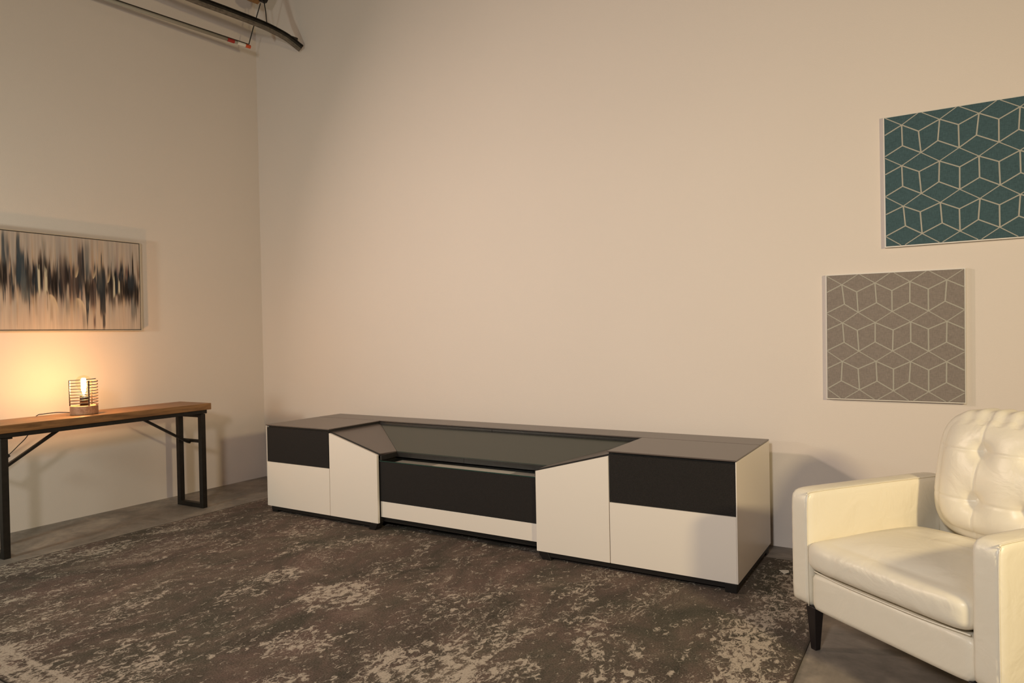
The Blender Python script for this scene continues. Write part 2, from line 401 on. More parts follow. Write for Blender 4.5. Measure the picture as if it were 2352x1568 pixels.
    L.new(grit, bp.inputs['Height']); L.new(bp.outputs['Normal'], B.inputs['Normal'])
    me.materials.append(m)
    o = bpy.data.objects.new('area_rug', me); COL.objects.link(o)
    tag(o, 'large distressed dark brown rug with worn cream medallion pattern', 'rug')
rug()

# ------------------------------------------------------------------ media console
xL, xa, xb, xc, xd, xR = 1.122, 1.758, 2.190, 3.365, 3.805, 4.457
yF, yB = -0.877, -0.148
Z0, ZT = 0.054, 0.640
con = thing('media_console', 'long low white and black media console with a sunken dark centre, along the back wall', 'cabinet', ((xL+xR)/2, (yF+yB)/2, RT))
cx0, cy0 = (xL+xR)/2, (yF+yB)/2
def cobj(name, bm, m, parent=None, **k):
    if parent is None:
        bmesh.ops.translate(bm, verts=bm.verts, vec=(-cx0, -cy0, -RT)); return obj(name, bm, m, con, **k)
    bmesh.ops.translate(bm, verts=bm.verts, vec=(-cx0, -cy0, -RT)); return obj(name, bm, m, parent, **k)
ledge = -0.376
# tops
for a, b in ((xL, xa+0.006), (xd-0.006, xR)):
    cobj('top_panel', box(a, b, yF-0.004, ledge-0.003, ZT-0.007, ZT), M['top_glass'], bevel=(0.0015, 2))['label'] = 'smoked brown satin top panel'
cobj('rear_top_panel', box(xL, xR, ledge+0.003, yB, ZT-0.007, ZT), M['top_glass'], bevel=(0.0015, 2))['label'] = 'long narrow smoked brown top strip'
# carcass: sides, back, floor, inner walls
bm = box(xL+0.02, xR-0.02, yB+0.004, yB+0.016, Z0, ZT-0.010)
cobj('back_panel', bm, M['void'])
bm = bmesh.new()
bx(bm, xL+0.006, xa, yF+0.022, ledge, Z0, ZT-0.0085)
bx(bm, xd, xR-0.006, yF+0.022, ledge, Z0, ZT-0.0085)
bx(bm, xL+0.006, xR-0.006, ledge+0.001, yB+0.003, Z0, ZT-0.0085)
cobj('carcass', bm, M['dark_trim'])['label'] = 'dark inner carcass'
for a, b in ((xL, xL+0.005), (xR-0.005, xR)):
    cobj('side_panel', box(a, b, yF-0.0005, yB+0.004, Z0, ZT-0.009), M['white_lacquer'], bevel=(0.0012, 2))
# fronts
def zl(x): return 0.620-0.2700*(x-1.762)
for a, b in ((xL+0.0055, xa-0.002), (xd+0.002, xR-0.0055)):
    cobj('speaker_panel', box(a+0.001, b-0.001, yF+0.002, yF+0.020, 0.374, 0.620), M['black_fabric'], bevel=(0.003, 3))['label'] = 'black speaker cloth front'
    cobj('door', box(a, b, yF, yF+0.018, Z0, 0.371), M['white_lacquer'], bevel=(0.0012, 2))['label'] = 'plain white flap door'
xm = xb+0.0
for s in (0, 1):
    if s == 0: pts = [(xa+0.002, Z0), (xb, Z0), (xb, zl(xb)-0.009), (xa+0.002, zl(xa)-0.009)]
    else:      pts = [(xd-0.002, Z0), (xc, Z0), (xc, zl(xb)-0.009), (xd-0.002, zl(xa)-0.009)]
    bm = prism(bmesh.new(), [(x, yF, z) for x, z in pts], (0, 0.018, 0))
    cobj('angled_panel', bm, M['white_lacquer'], bevel=(0.0012, 2))['label'] = 'white front with sloping top edge'
    # inner return wall of the sunken bay
    x0 = xb-0.020 if s == 0 else xc+0.002
    bm = box(x0, x0+0.018, yF+0.0185, -0.45, Z0, 0.470)
    cobj('inner_side', bm, M['dark_trim'])
# funnel shaped slopes
mir = lambda x: (xa+xd) - x
P = {'f_top': (1.763, yF+0.0225), 'f_bot': (2.194, yF+0.0225), 'b_bot': (2.212, -0.71), 'b_top': (1.790, -0.395)}
def slope_panel(sx, name):
    pts = []
    for k in ('f_top', 'f_bot', 'b_bot', 'b_top'):
        x, y = P[k]; z = zl(x); pts.append((x if not sx else mir(x), y, z))
    pts.append((1.763 if not sx else mir(1.763), -0.395, zl(1.763)))
    if sx: pts = pts[::-1]
    bm = prism(bmesh.new(), [(p[0], p[1], p[2]) for p in pts], (0, 0, -0.008))
    return bm
cobj('sloped_side', slope_panel(False, 'l'), M['top_glass'])['label'] = 'smoked brown slope down to the bay'
cobj('sloped_side', slope_panel(True, 'r'), M['top_glass'])['label'] = 'smoked brown slope down to the bay'
za, zb_ = zl(1.790), zl(2.212)
pts = [(1.793, -0.395, za), (mir(1.793), -0.395, za), (mir(2.215), -0.71, zb_), (2.215, -0.71, zb_)]
cobj('sloped_back', prism(bmesh.new(), pts, (0, 0, -0.010)), M['slope'])['label'] = 'greenish black slope at the back of the bay'
for f in (lambda x: x, mir):
    bm = prism(bmesh.new(), [(f(x), yF+0.0185, z) for x, z in ((1.763, zl(1.763)-0.016), (2.196, zl(2.196)-0.016), (2.196, zl(2.196)+0.001), (1.763, zl(1.763)+0.001))], (0, 0.0038, 0))
    cobj('slope_edge', bm, M['black_metal'])['label'] = 'black edge strip of the slope'
# upper dark lips with a joint at the middle
xj = 2.760
bm = bmesh.new()
bx(bm, xa+0.004, xj-0.001, -0.392, ledge-0.001, 0.611, 0.627); bx(bm, xj+0.001, xd-0.004, -0.392, ledge-0.001, 0.611, 0.627)
cobj('upper_lip', bm, M['dark_trim'], bevel=(0.002, 2))
for a, b in ((xa+0.0005, xa+0.006), (xd-0.006, xd-0.0005)):
    cobj('upper_lip', box(a, b, yF+0.02, -0.393, 0.610, 0.631), M['dark_trim'])
# lower lips round the well
xw0, xw1, yw = 2.213, mir(2.213), -0.712
bm = bmesh.new()
bx(bm, xw0, xj-0.001, yw, yw+0.012, 0.462, zb_-0.006); bx(bm, xj+0.001, xw1, yw, yw+0.012, 0.462, zb_-0.006)
bx(bm, xw0-0.012, xw0, yF+0.02, yw+0.012, 0.462, zb_-0.006); bx(bm, xw1, xw1+0.012, yF+0.02, yw+0.012, 0.462, zb_-0.006)
cobj('lower_lip', bm, M['dark_trim'])
cobj('bay_floor', box(xb+0.003, xc-0.003, yF+0.055, -0.45, 0.430, 0.440), M['void'])
for a, b, m_, l_ in ((2.285, 2.584, 'grey_inlay', 'grey shelf panel under the glass'), (2.586, 3.156, 'pale_inlay', 'pale shelf panel under the glass'), (3.158, 3.356, 'grey_inlay', 'grey shelf panel under the glass')):
    cobj('shelf_panel', box(a, b, yF+0.040, -0.738, 0.441, 0.4485), M[m_])['label'] = l_
gl = cobj('glass_lid', box(xb+0.003, xc-0.003, yF+0.022, -0.60, 0.4520, 0.4585), M['glass_lid'])
gl['label'] = 'clear glass lid over the sunken bay'
cobj('glass_edge', box(xb+0.003, xc-0.003, yF+0.0185, yF+0.0218, 0.4535, 0.4587), M['edge_green'], parent=gl)
# centre front
cobj('speaker_panel', box(xb+0.003, xc-0.003, yF+0.022, yF+0.040, 0.197, 0.4508), M['black_fabric'], bevel=(0.003, 3))['label'] = 'long black speaker cloth front'
cobj('drawer', box(xb+0.003, xc-0.003, yF+0.026, yF+0.044, 0.093, 0.194), M['white_lacquer'], bevel=(0.0012, 2))['label'] = 'slim white drawer front'
cobj('bay_back', box(xb+0.003, xc-0.003, -0.46, -0.45, Z0+0.01, 0.44), M['void'])
bm = box(xb+0.003, xc-0.003, yF+0.048, yF+0.062, 0.066, 0.092)
bx(bm, xb+0.003, xc-0.003, yF+0.042, yF+0.046, 0.062, 0.070)
cobj('under_rail', bm, M['black_metal'])
# plinth + feet
bm = bmesh.new()
for a, b in ((xL+0.03, xb-0.01), (xc+0.01, xR-0.006)):
    bx(bm, a, b, yF+0.012, yF+0.03, 0.027, Z0-0.001)
bx(bm, xR-0.024, xR-0.006, yF+0.03, yB-0.004, 0.027, Z0-0.001)
bx(bm, xL+0.03, xR-0.024, yB-0.03, yB-0.004, 0.027, Z0-0.001)
bx(bm, xb-0.01, xc+0.01, yF+0.20, yF+0.22, 0.027, Z0-0.001)
cobj('base_rail', bm, M['black_metal'])
def foot(x, y, lean):
    bm = bmesh.new(); h = Z0-0.001
    pts = [(x-0.028+lean, y-0.025, RT), (x+0.028+lean, y-0.025, RT), (x+0.030, y-0.028, h), (x-0.030, y-0.028, h)]
    prism(bm, pts, (0, 0.06, 0)); return bm
for x, y, ln in ((xL+0.05, yF+0.045, 0), (xb-0.035, yF+0.028, -0.024), (xc+0.035, yF+0.034, 0.022), (xR-0.036, yF+0.030, 0),
              (xL+0.05, yB-0.05, 0), (xb, yB-0.05, 0), (xc, yB-0.05, 0), (xR-0.036, yB-0.05, 0)):
    cobj('foot', foot(x, y, ln), M['black_metal'], bevel=(0.003, 2))

# ------------------------------------------------------------------ console table (wood + iron trestle)
tb = thing('trestle_table', 'narrow honey coloured plank table on black iron frame legs by the left wall', 'table', (0.452, -1.672, 0), math.radians(2.2))
HX, HY = 0.185, 0.705
bm = bmesh.new()
pl = [-HX, -0.062, 0.062, HX]
for i in range(3): bx(bm, pl[i]+0.0004, pl[i+1]-0.0004, -HY, HY, 0.737, 0.785)
obj('tabletop', bm, M['table_wood'], tb, bevel=(0.003, 2))
bm = bmesh.new()
for s in (-1, 1): tube(bm, [(s*0.145, -HY+0.02, 0.722), (s*0.145, HY-0.02, 0.722)], 0, rect=(0.03, 0.028))
for y in (-HY+0.035, HY-0.035): tube(bm, [(-0.13, y, 0.722), (0.13, y, 0.722)], 0, rect=(0.03, 0.026))
obj('apron_rail', bm, M['iron'], tb, bevel=(0.002, 2))
for s in (-1, 1):
    yy = s*(HY-0.047)
    bm = bmesh.new()
    for sx in (-1, 1): bx(bm, sx*0.132-0.019, sx*0.132+0.019, yy-0.019, yy+0.019, 0.0, 0.705)
    bx(bm, -0.113, 0.113, yy-0.019, yy+0.019, 0.0, 0.034)
    bx(bm, -0.113, 0.113, yy-0.019, yy+0.019, 0.680, 0.705)
    lg = obj('leg_frame', bm, M['iron'], tb, bevel=(0.002, 2))
    bm = tube(bmesh.new(), [(-0.113, yy-s*0.004, 0.500), (0.113, yy-s*0.004, 0.500)], 0, rect=(0.018, 0.022))
    obj('crossbar', bm, M['iron'], lg)
    bm = tube(bmesh.new(), smooth_path([(0.0, s*0.235, 0.728), (0.0, s*0.285, 0.700), (0.0, yy-s*0.045, 0.502), (0, yy-s*0.018, 0.497)], 6), 0, rect=(0.022, 0.016))
    obj('brace', bm, M['iron'], tb)
    obj('hinge_plate', box(0.09, 0.12, yy-s*0.045-0.012, yy-s*0.045+0.012, 0.694, 0.7085), M['iron'], tb)
    obj('hinge_plate', box(-0.012, 0.012, s*0.235-0.03, s*0.235+0.03, 0.728, 0.7368), M['iron'], tb)

# ------------------------------------------------------------------ table lamp
LX, LY, LZ = 0.462, -1.795, 0.7855
lamp = thing('table_lamp', 'small glowing lamp with black spiral wire cage and round wooden base on the table', 'lamp', (LX, LY, LZ), 0.3)
obj('lamp_base', lathe(bmesh.new(), [(0.079, 0.0), (0.081, 0.003), (0.081, 0.052), (0.079, 0.056)], n=48), M['lamp_wood'], lamp, smooth=False, bevel=(0.001, 1), angle=60)
bm = bmesh.new(); rc = 0.079
pts = []; turns = 9; z0 = 0.060; z1 = 0.232; n = turns*36
for i in range(n+1):
    a = 2*math.pi*i/36 + 0.26; pts.append((rc*math.cos(a), rc*math.sin(a), z0 + (z1-z0)*i/n))
# flat ribbon: rectangular section lying against the cylinder
rings = []
for p in pts:
    v = Vector((p[0], p[1], 0)).normalized(); c = Vector(p); hw, ht = 0.0032, 0.0022
    rings.append([bm.verts.new(q) for q in (c-v*hw-Vector((0,0,ht)), c+v*hw-Vector((0,0,ht)), c+v*hw+Vector((0,0,ht)), c-v*hw+Vector((0,0,ht)))])
for a, b in zip(rings, rings[1:]):
    for k in range(4): bm.faces.new((a[k], a[(k+1)%4], b[(k+1)%4], b[k]))
bm.faces.new(rings[0][::-1]); bm.faces.new(rings[-1])
for a, zt in ((3.95, .226), (-0.40, .222), (1.78, 0.218)):
    x, y = rc*math.cos(a), rc*math.sin(a)
    tube(bm, [(x, y, 0.0565), (x, y, zt)], 0, rect=(0.005, 0.007))
obj('wire_cage', bm, M['cage'], lamp)
obj('bulb_socket', lathe(bmesh.new(), [(0.024, 0.0565), (0.024, 0.118), (0.020, 0.122)], n=24), M['socket'], lamp, smooth=True)
prof = [(0.014, 0.1225), (0.016, 0.140), (0.030, 0.165), (0.043, 0.190), (0.047, 0.210), (0.043, 0.230), (0.030, 0.246), (0.012, 0.254), (0.001, 0.255)]
bulb = obj('bulb', lathe(bmesh.new(), prof, n=28), M['bulb_glass'], lamp, smooth=True)
bulb['label'] = 'lit round filament bulb'
obj('filament', lathe(bmesh.new(), [(0.004, 0.130), (0.011, 0.150), (0.0135, 0.170), (0.0145, 0.205), (0.0145, 0.228), (0.009, 0.236)], n=16), M['filament'], bulb, smooth=True)
# power cord, in lamp coordinates given from world points
Mi = (Matrix.Translation((LX, LY, LZ)) @ Matrix.Rotation(0.3, 4, 'Z')).inverted()
cw = [(0.424, -1.866, 0.800), (0.370, -1.922, 0.804), (0.30, -1.968, 0.796), (0.262, -1.985, 0.789), (0.225, -1.995, 0.755), (0.205, -2.020, 0.660), (0.200, -2.08, 0.594), (0.200, -2.128, 0.548)]
sp = smooth_path([Mi @ Vector(p) for p in cw], 8)
cord = obj('power_cord', tube(bmesh.new(), sp, 0.0028, 8), M['cord'], lamp, smooth=True)
e1 = Mi @ Vector((0.200, -2.128, 0.548)); e2 = Mi @ Vector((0.200, -2.195, 0.502))
obj('inline_switch', tube(bmesh.new(), [e1, e2], 0, rect=(0.018, 0.022)), M['cord'], cord, bevel=(0.003, 2))

# ------------------------------------------------------------------ abstract painting on the left wall
def painting():
    y1, y0, z0, z1 = -1.153, -2.62, 1.345, 2.012
    t = thing('abstract_painting', 'wide framed abstract painting with dark vertical brush strokes above the table', 'painting', (0, (y0+y1)/2, z0))
    W_, H_ = y1-y0, z1-z0
    nu, nv = 620, 220
    u = np.linspace(0, 1, nu); v = np.linspace(0, 1, nv)          # u: 0 = far left end, 1 = right end; v up
    Ug, Vg = np.meshgrid(u, v, indexing='ij')
    rng = np.random.default_rng(11)
    def n1(k, sm):                                                  # smooth 1-D noise along u
        a = rng.normal(size=nu); ker = np.exp(-np.linspace(-2.5, 2.5, max(3, int(sm)))**2); ker /= ker.sum()
        r = np.convolve(a, ker, 'same'); return (r-r.mean())/r.std()*k
    def streak(su, sv):
        a = rng.normal(size=(nu, nv))
        ku = np.exp(-np.linspace(-2.5, 2.5, max(3, su))**2); kv = np.exp(-np.linspace(-2.5, 2.5, max(3, sv))**2)
        a = np.apply_along_axis(lambda r: np.convolve(r, ku, 'same'), 0, a); a = np.apply_along_axis(lambda r: np.convolve(r, kv, 'same'), 1, a)
        return (a-a.mean())/a.std()
    s1, s2, s3 = streak(3, 90), streak(9, 120), streak(3, 30)
    C = np.empty((nu, nv, 3)); base = np.array((0.47, 0.39, 0.335))
    C[:] = base
    C *= (1 + 0.025*s1 + 0.05*s2)[..., None]
    # mauve and blue grey veils
    for col, k in (((0.26, 0.20, 0.20), n1(1, 22)), ((0.20, 0.22, 0.235), n1(1, 26)), ((0.44, 0.27, 0.16), n1(1, 16))):
        a = np.clip(k[:, None]*0.45 - 0.12 + 0.12*s2 + 0.10*s1, 0, 0.6)*np.exp(-((Vg-0.55)/0.42)**2)
        C = C*(1-a[..., None]) + np.array(col)*a[..., None]
    # dark horizon band with ragged top and bottom
    top = 0.63 + n1(0.075, 14)[:, None] + n1(0.05, 5)[:, None] + 0.012*s1
    bot = 0.43 + n1(0.085, 14)[:, None] + n1(0.05, 5)[:, None] + 0.012*s1
    a = 1/(1+np.exp(-(top-Vg)/0.022)) * 1/(1+np.exp(-(Vg-bot)/0.026))
    a = np.clip(a*(0.92+0.16*s1+0.10*s3), 0, 0.97)
    mixk = np.clip(0.5+0.5*n1(1, 18)[:, None]+0.12*s1, 0, 1)[..., None]
    dark = np.array((0.022, 0.017, 0.017))*(1-mixk) + np.array((0.045, 0.062, 0.085))*mixk
    C = C*(1-a[..., None]) + dark*a[..., None]
    # many small knife marks in and around the band
    for i in range(210):
        uc = rng.uniform(0, 1); vc = rng.normal(0.53, 0.13); hl = rng.uniform(0.03, 0.15); wd = rng.uniform(0.0015, 0.008)
        near = math.exp(-((vc-0.53)/0.14)**2); k = rng.uniform()
        col = (np.array((0.014, 0.011, 0.012)) if k < 0.42 else np.array((0.035, 0.050, 0.068)) if k < 0.66 else np.array((0.13, 0.075, 0.055)) if k < 0.78 else np.array((0.50, 0.41, 0.33)))
        d = np.abs(Ug-uc-0.0008*s2)/wd
        a = np.clip((1.2-d)*2.5, 0, 1)/(1+np.exp(-(Vg-vc+hl)/0.012))/(1+np.exp(-(vc+hl-Vg)/0.02))*rng.uniform(0.35, 0.95)*(0.25+0.75*near)
        C = C*(1-a[..., None]) + col*a[..., None]
    # individual strokes, u measured from the visible part: px 0..317 -> u
    def U(px): return 0.345 + (px/317.0)**0.93*0.655
    def stroke(px, v0, v1, wpx, col, al, soft=0.022, rag=0.14):
        nonlocal C
        uc = U(px); wd = wpx/317*0.655
        d = np.abs(Ug-uc-0.0012*s2)/(wd/2)
        a = np.clip((1.15-d)*3.5, 0, 1)/(1+np.exp(-(Vg-v0-0.02*s1)/soft))/(1+np.exp(-(v1-Vg-0.02*s1)/soft))
        a = np.clip(a*al*(1+rag*0.6*s1), 0, 1)
        C = C*(1-a[..., None]) + np.array(col)*a[..., None]
    blue = (0.050, 0.070, 0.090); dk = (0.020, 0.015, 0.015); gb = (0.13, 0.14, 0.145); wh = (0.50, 0.46, 0.36); pk = (0.52, 0.40, 0.32)
    stroke(15, .62, .98, 12, gb, .55); stroke(12, .70, 1.0, 5, blue, .7); stroke(20, .70, .88, 5, blue, .7)
    stroke(41, .46, .82, 17, blue, .93); stroke(38, .74, .99, 7, blue, .85); stroke(50, .30, .56, 18, gb, .75)
    stroke(8, .42, .68, 22, dk, .85); stroke(57, .40, .62, 12, dk, .6)
    stroke(88, .60, .95, 8, gb, .4); stroke(80, .48, .76, 8, dk, .8); stroke(92, .42, .72, 8, dk, .85); stroke(108, .36, .60, 14, dk, .85)
    stroke(128, .34, .74, 14, (0.06,.045,.045), .8, .05); stroke(150, .32, .60, 22, (0.11,.085,.08), .8, .05); stroke(136, .18, .34, 8, gb, .5)
    stroke(168, .48, .88, 14, (0.055,.052,.055), .85, .03); stroke(183, .60, .95, 12, gb, .5)
    stroke(186, .36, .54, 18, dk, .9); stroke(195, .24, .46, 14, (0.09,.07,.07), .8, .03)
    stroke(215, .34, .66, 20, (0.05,.06,.072), .85); stroke(218, .16, .44, 14, (0.04,.045,.055), .9, .015); stroke(220, .01, .18, 6, (0.05,.05,.06), .85, .01)
    stroke(198, .02, .16, 4, (0.09,.07,.08), .8, .02); stroke(172, .0, .18, 7, gb, .5)
    stroke(238, .30, .66, 9, dk, .7); stroke(246, .26, .62, 10, dk, .6); stroke(262, .30, .58, 12, dk, .75); stroke(285, .34, .56, 30, dk, .9); stroke(295, .46, .62, 22, (0.05,.06,.075), .8)
    stroke(300, .12, .34, 14, gb, .7); stroke(308, .28, .50, 12, dk, .8)
    stroke(258, .62, 1.0, 5, (0.30,.22,.22), .5); stroke(282, .62, .72, 3, (0.14,.06,.05), .7)
    stroke(76.5, .36, .66, 5.2, wh, 1, .006, 0); stroke(90.5, .40, .62, 5, wh, 1, .006, 0)
    stroke(248, .36, .60, 5, wh, 1, .006, 0); stroke(261, .42, .56, 4.2, wh, 1, .006, 0)
    # palette-knife arcs (cream swooshes)
    def arc(px, vv, wpx, hv, sgn=1):
        nonlocal C
        du = (Ug-U(px))/(wpx/317*0.655); dv = (Vg-vv)/hv
        r = np.hypot(np.clip(du, -9, 9), dv)
        a = np.exp(-np.clip(1-r, 0, 9)*2.6)*np.clip((1-r)*14, 0, 1)*np.clip((du+0.25)*3, 0, 1)*np.clip(dv*sgn*1.6, 0, 1)*0.9
        C = C*(1-a[..., None]) + np.array((0.62, 0.50, 0.36))*a[..., None]
    arc(98, .14, 19, .24); arc(158, .14, 20, .21); arc(155, .72, 8, .16, -1); arc(196, .70, 8, .14, -1); arc(232, .70, 8, .18, -1)
    C = np.clip(C*np.clip(C/0.30, 0, 1)**0.3, 0.004, 0.9)
    me = bpy.data.meshes.new('canvas')
    D0 = 0.042
    idx = np.arange(nu*nv).reshape(nu, nv)
    q = np.stack([idx[:-1,:-1], idx[1:,:-1], idx[1:,1:], idx[:-1,1:]], -1).reshape(-1, 4)
    ins = 0.006
    Vt = np.stack([np.full((nu, nv), D0), -W_/2+ins + Ug*(W_-2*ins), ins + Vg*(H_-2*ins)], -1).reshape(-1, 3)
    verts = Vt.tolist(); b = len(verts); ya, yb = -W_/2+ins, W_/2-ins; za, zb = ins, H_-ins
    verts += [(0.012, ya, za), (0.012, yb, za), (0.012, yb, zb), (0.012, ya, zb)]
    c0, c1, c2, c3 = int(idx[0, 0]), int(idx[-1, 0]), int(idx[-1, -1]), int(idx[0, -1])
    faces = q.tolist() + [(b, b+3, b+2, b+1), (b, b+1, c1, c0), (b+1, b+2, c2, c1), (b+2, b+3, c3, c2), (b+3, b, c0, c3)]
    me.from_pydata(verts, [], faces)
    ca = me.color_attributes.new('paint', 'FLOAT_COLOR', 'POINT')
    cc = np.ones((len(verts), 4)); cc[:nu*nv, :3] = C.reshape(-1, 3); cc[nu*nv:, :3] = 0.35
    ca.data.foreach_set('color', cc.reshape(-1))
    m, N, L, B = nmat('oil_on_canvas'); at = N.new('ShaderNodeAttribute'); at.attribute_name = 'paint'
    L.new(at.outputs['Color'], B.inputs['Base Color']); B.inputs['Roughness'].default_value = 0.7; B.inputs['Specular IOR Level'].default_value = 0.2
    me.materials.append(m)
    cv = bpy.data.objects.new('canvas', me); COL.objects.link(cv); cv.parent = t
    bm = bmesh.new(); fw = 0.005; d = 0.048
    bx(bm, 0.002, d, -W_/2-fw, W_/2+fw, -fw, 0.001); bx(bm, 0.002, d, -W_/2-fw, W_/2+fw, H_-0.001, H_+fw)
    bx(bm, 0.002, d, -W_/2-fw, -W_/2+0.001, 0.001, H_-0.001); bx(bm, 0.002, d, W_/2-0.001, W_/2+fw, 0.001, H_-0.001)
    obj('frame', bm, M['frame_cream'], t)
    bm = bmesh.new(); bx(bm, 0.010, 0.039, -W_/2+0.001, W_/2-0.001, 0.001, 0.006); bx(bm, 0.010, 0.039, -W_/2+0.001, W_/2-0.001, H_-0.006, H_-0.001)
    bx(bm, 0.010, 0.039, -W_/2+0.001, -W_/2+0.006, 0.006, H_-0.006); bx(bm, 0.010, 0.039, W_/2-0.006, W_/2-0.001, 0.006, H_-0.006)
    obj('shadow_gap', bm, M['cord'], t)
painting()

# ------------------------------------------------------------------ felt wall panels with rhombus cord lines
def wall_panel(x0, z1, W_, H_, fm, label, seed, tilt=0.0, flip=False):
    rnd = random.Random(seed)
    t = thing('wall_panel', label, 'wall panel', (x0, 0, z1-H_))
    t.rotation_euler = (0, tilt, 0)
    D = 0.030
    obj('fabric', box(0.004, W_-0.004, -D, -0.004, 0.004, H_-0.004), fm, t, bevel=(0.002, 2))
    bm = bmesh.new(); fw = 0.002
    for a in ((-fw, W_+fw, -D+0.004, -0.002, -fw, 0.0035), (-fw, W_+fw, -D+0.004, -0.002, H_-0.0035, H_+fw),
              (-fw, 0.0035, -D+0.004, -0.002, 0.0035, H_-0.0035), (W_-0.0035, W_+fw, -D+0.004, -0.002, 0.0035, H_-0.0035)): bx(bm, *a)
    obj('frame', bm, M['frame_white'], t)
    # line drawing
    bm = bmesh.new(); cw_ = W_/8; per = H_/3.262
    def clipseg(a, b):
        (xa_, za_), (xb_, zb2) = a, b; t0, t1 = 0.0, 1.0; dx, dz = xb_-xa_, zb2-za_
        m_ = 0.005
        for p_, q_ in ((-dx, xa_-m_), (dx, W_-m_-xa_), (-dz, za_-m_), (dz, H_-m_-za_)):
            if abs(p_) < 1e-9:
                if q_ < 0: return None
            else:
                r_ = q_/p_
                if p_ < 0: t0 = max(t0, r_)
                else: t1 = min(t1, r_)
        if t0 >= t1: return None
        return (xa_+t0*dx, za_+t0*dz), (xa_+t1*dx, za_+t1*dz)
    cnt = [0]
    def seg(a, b, wd):
        s = clipseg(a, b)
        if not s: return
        (x1, z1_), (x2, z2) = s; dx, dz = x2-x1, z2-z1_; l = math.hypot(dx, dz)
        if l < 1e-4: return
        nx_, nz_ = -dz/l*wd/2, dx/l*wd/2
        cnt[0] += 1; y_ = -D - 0.0008 - 0.00002*(cnt[0] % 9)
        prism(bm, [(x1+nx_, y_, z1_+nz_), (x2+nx_, y_, z2+nz_), (x2-nx_, y_, z2-nz_), (x1-nx_, y_, z1_-nz_)], (0, 0.0015, 0))
    J = {}
    def node(kind, k, r):
        key = (kind, k, r)
        if key not in J:
            off = {'D': 0.0, 'A': 0.265, 'B': 0.463, 'C': 0.774}[kind]
            x = k*cw_; z = H_ - (r+off)*per
            jx = rnd.uniform(-.0025, .0025)
            if kind == 'C': jx += rnd.choice((0.012, 0.006, 0.0, -0.006)) if k < 5 else rnd.choice((0, -0.008, 0.0, -0.004))
            if kind == 'B' and k in (2,): jx -= 0.006
            J[key] = (x+jx, z + rnd.uniform(-.002, .002))
        return J[key]
    lw = 0.0056
    for r in range(-1, 4):
        for k in range(-1, 10):
            if k % 2:      # odd column
                A = node('A', k, r); Cn = node('C', k, r)
                seg(A, Cn, lw*1.15)
                for s in (-1, 1):
                    seg(A, node('D', k+s, r), lw*0.75); seg(A, node('B', k+s, r), lw); seg(Cn, node('D', k+s, r+1), lw)
            else:
                seg(node('B', k, r), node('D', k, r+1), lw*1.15)
    obj('cord_lines', bm, M['line_cord'], t)['label'] = 'pale raised lines drawing rhombus cubes'
    return t
wall_panel(5.038, 2.358, 0.664, 0.683, M['felt_teal'], 'teal fabric wall panel with pale cube lines, higher of the two', 3)
wall_panel(4.743, 1.545, 0.642, 0.680, M['felt_grey'], 'taupe grey fabric wall panel with pale cube lines above the armchair', 8, tilt=0.006)

# ------------------------------------------------------------------ armchair
ch = thing('armchair', 'cream leather armchair with tufted back cushion and dark tapered legs', 'armchair', (4.760, -1.258, 0), math.atan2(-0.609, 0.793))
CW, CD, AW = 0.830, 0.800, 0.092
def wob(p, q): return Vector((0.003*math.sin(9*p.y+p.z*3), 0.002*math.sin(7*p.z+5*p.y), 0.0))
for s, x in ((0, AW/2), (1, CW-AW/2)):
    def afn(p, q, s=s):
        o = Vector((0, 0, 0))
        if p.z > 0.5: o.z += 0.006*(1-q.x**2)*(p.z-0.5)*2
        o.x += 0.003*(1-p.z**2)*(1-p.y**2)*(1 if p.x > 0 else -1)
        # slight creases on the front
        if p.y < -0.9: o.y += 0.0004*math.sin(24*p.z + 6*p.x)
        return o
    obj('armrest', softbox((x, 0.385, 0.391), (AW, 0.77, 0.452), (10, 28, 24), e=16, fn=afn), M['leather'], ch, smooth=True)
# piping seams of the arm fronts
for x in (AW-0.004, CW-0.006):
    pts = [(x, 0.0035, 0.175), (x, 0.0015, 0.35), (x, 0.002, 0.55), (x, 0.010, 0.605), (x, 0.04, 0.6165), (x, 0.40, 0.6195), (x, 0.72, 0.6175)]
    obj('piping', tube(bmesh.new(), smooth_path(pts, 6), 0.0022, 6), M['leather'], ch, smooth=True)
# front rail and hidden seat deck
obj('front_rail', softbox((CW/2, 0.045, 0.235), (CW-2*AW+0.004, 0.07, 0.140), (24, 6, 8), e=14), M['leather'], ch, smooth=True)
obj('seat_deck', box(AW, CW-AW, 0.08, 0.72, 0.175, 0.290), M['leather'], ch, bevel=(0.006, 2))
# seat cushion
def sfn(p, q):
    o = Vector((0, 0, 0))
    cr = max(0, 1-abs(p.x)**2.4)*max(0, 1-abs(p.y)**2.6)
    if p.z > 0: o.z += (0.034*cr)*p.z
    if p.y < 0: o.y += -0.012*(1-p.z**2)*(1-p.x**4)*(-p.y)          # front belly
    # sat-in creases
    if p.z > 0.9:
        o.z -= 0.008*math.exp(-((p.x-0.25)**2/0.09+(p.y-0.25)**2/0.05))
        o.z += 0.006*math.exp(-((p.y-0.02-0.35*p.x)**2/0.004))*math.exp(-((p.x-0.35)/0.35)**2)
        o.z += 0.006*math.exp(-((p.y-0.42)**2/0.006))*math.exp(-((p.x+0.05)/0.20)**2)
    return o
obj('seat_cushion', softbox((CW/2, 0.276, 0.376), (CW-2*AW+0.008, 0.584, 0.146), (64, 56, 28), e=(18, 4.2), fn=sfn), M['leather'], ch, smooth=True)
pts = [(AW+0.012, 0.018, 0.312), (CW*0.3, 0.003, 0.310), (CW*0.5, 0.001, 0.310), (CW*0.7, 0.003, 0.310), (CW-AW-0.012, 0.018, 0.312)]
obj('piping', tube(bmesh.new(), smooth_path(pts, 8), 0.003, 6), M['leather'], ch, smooth=True)
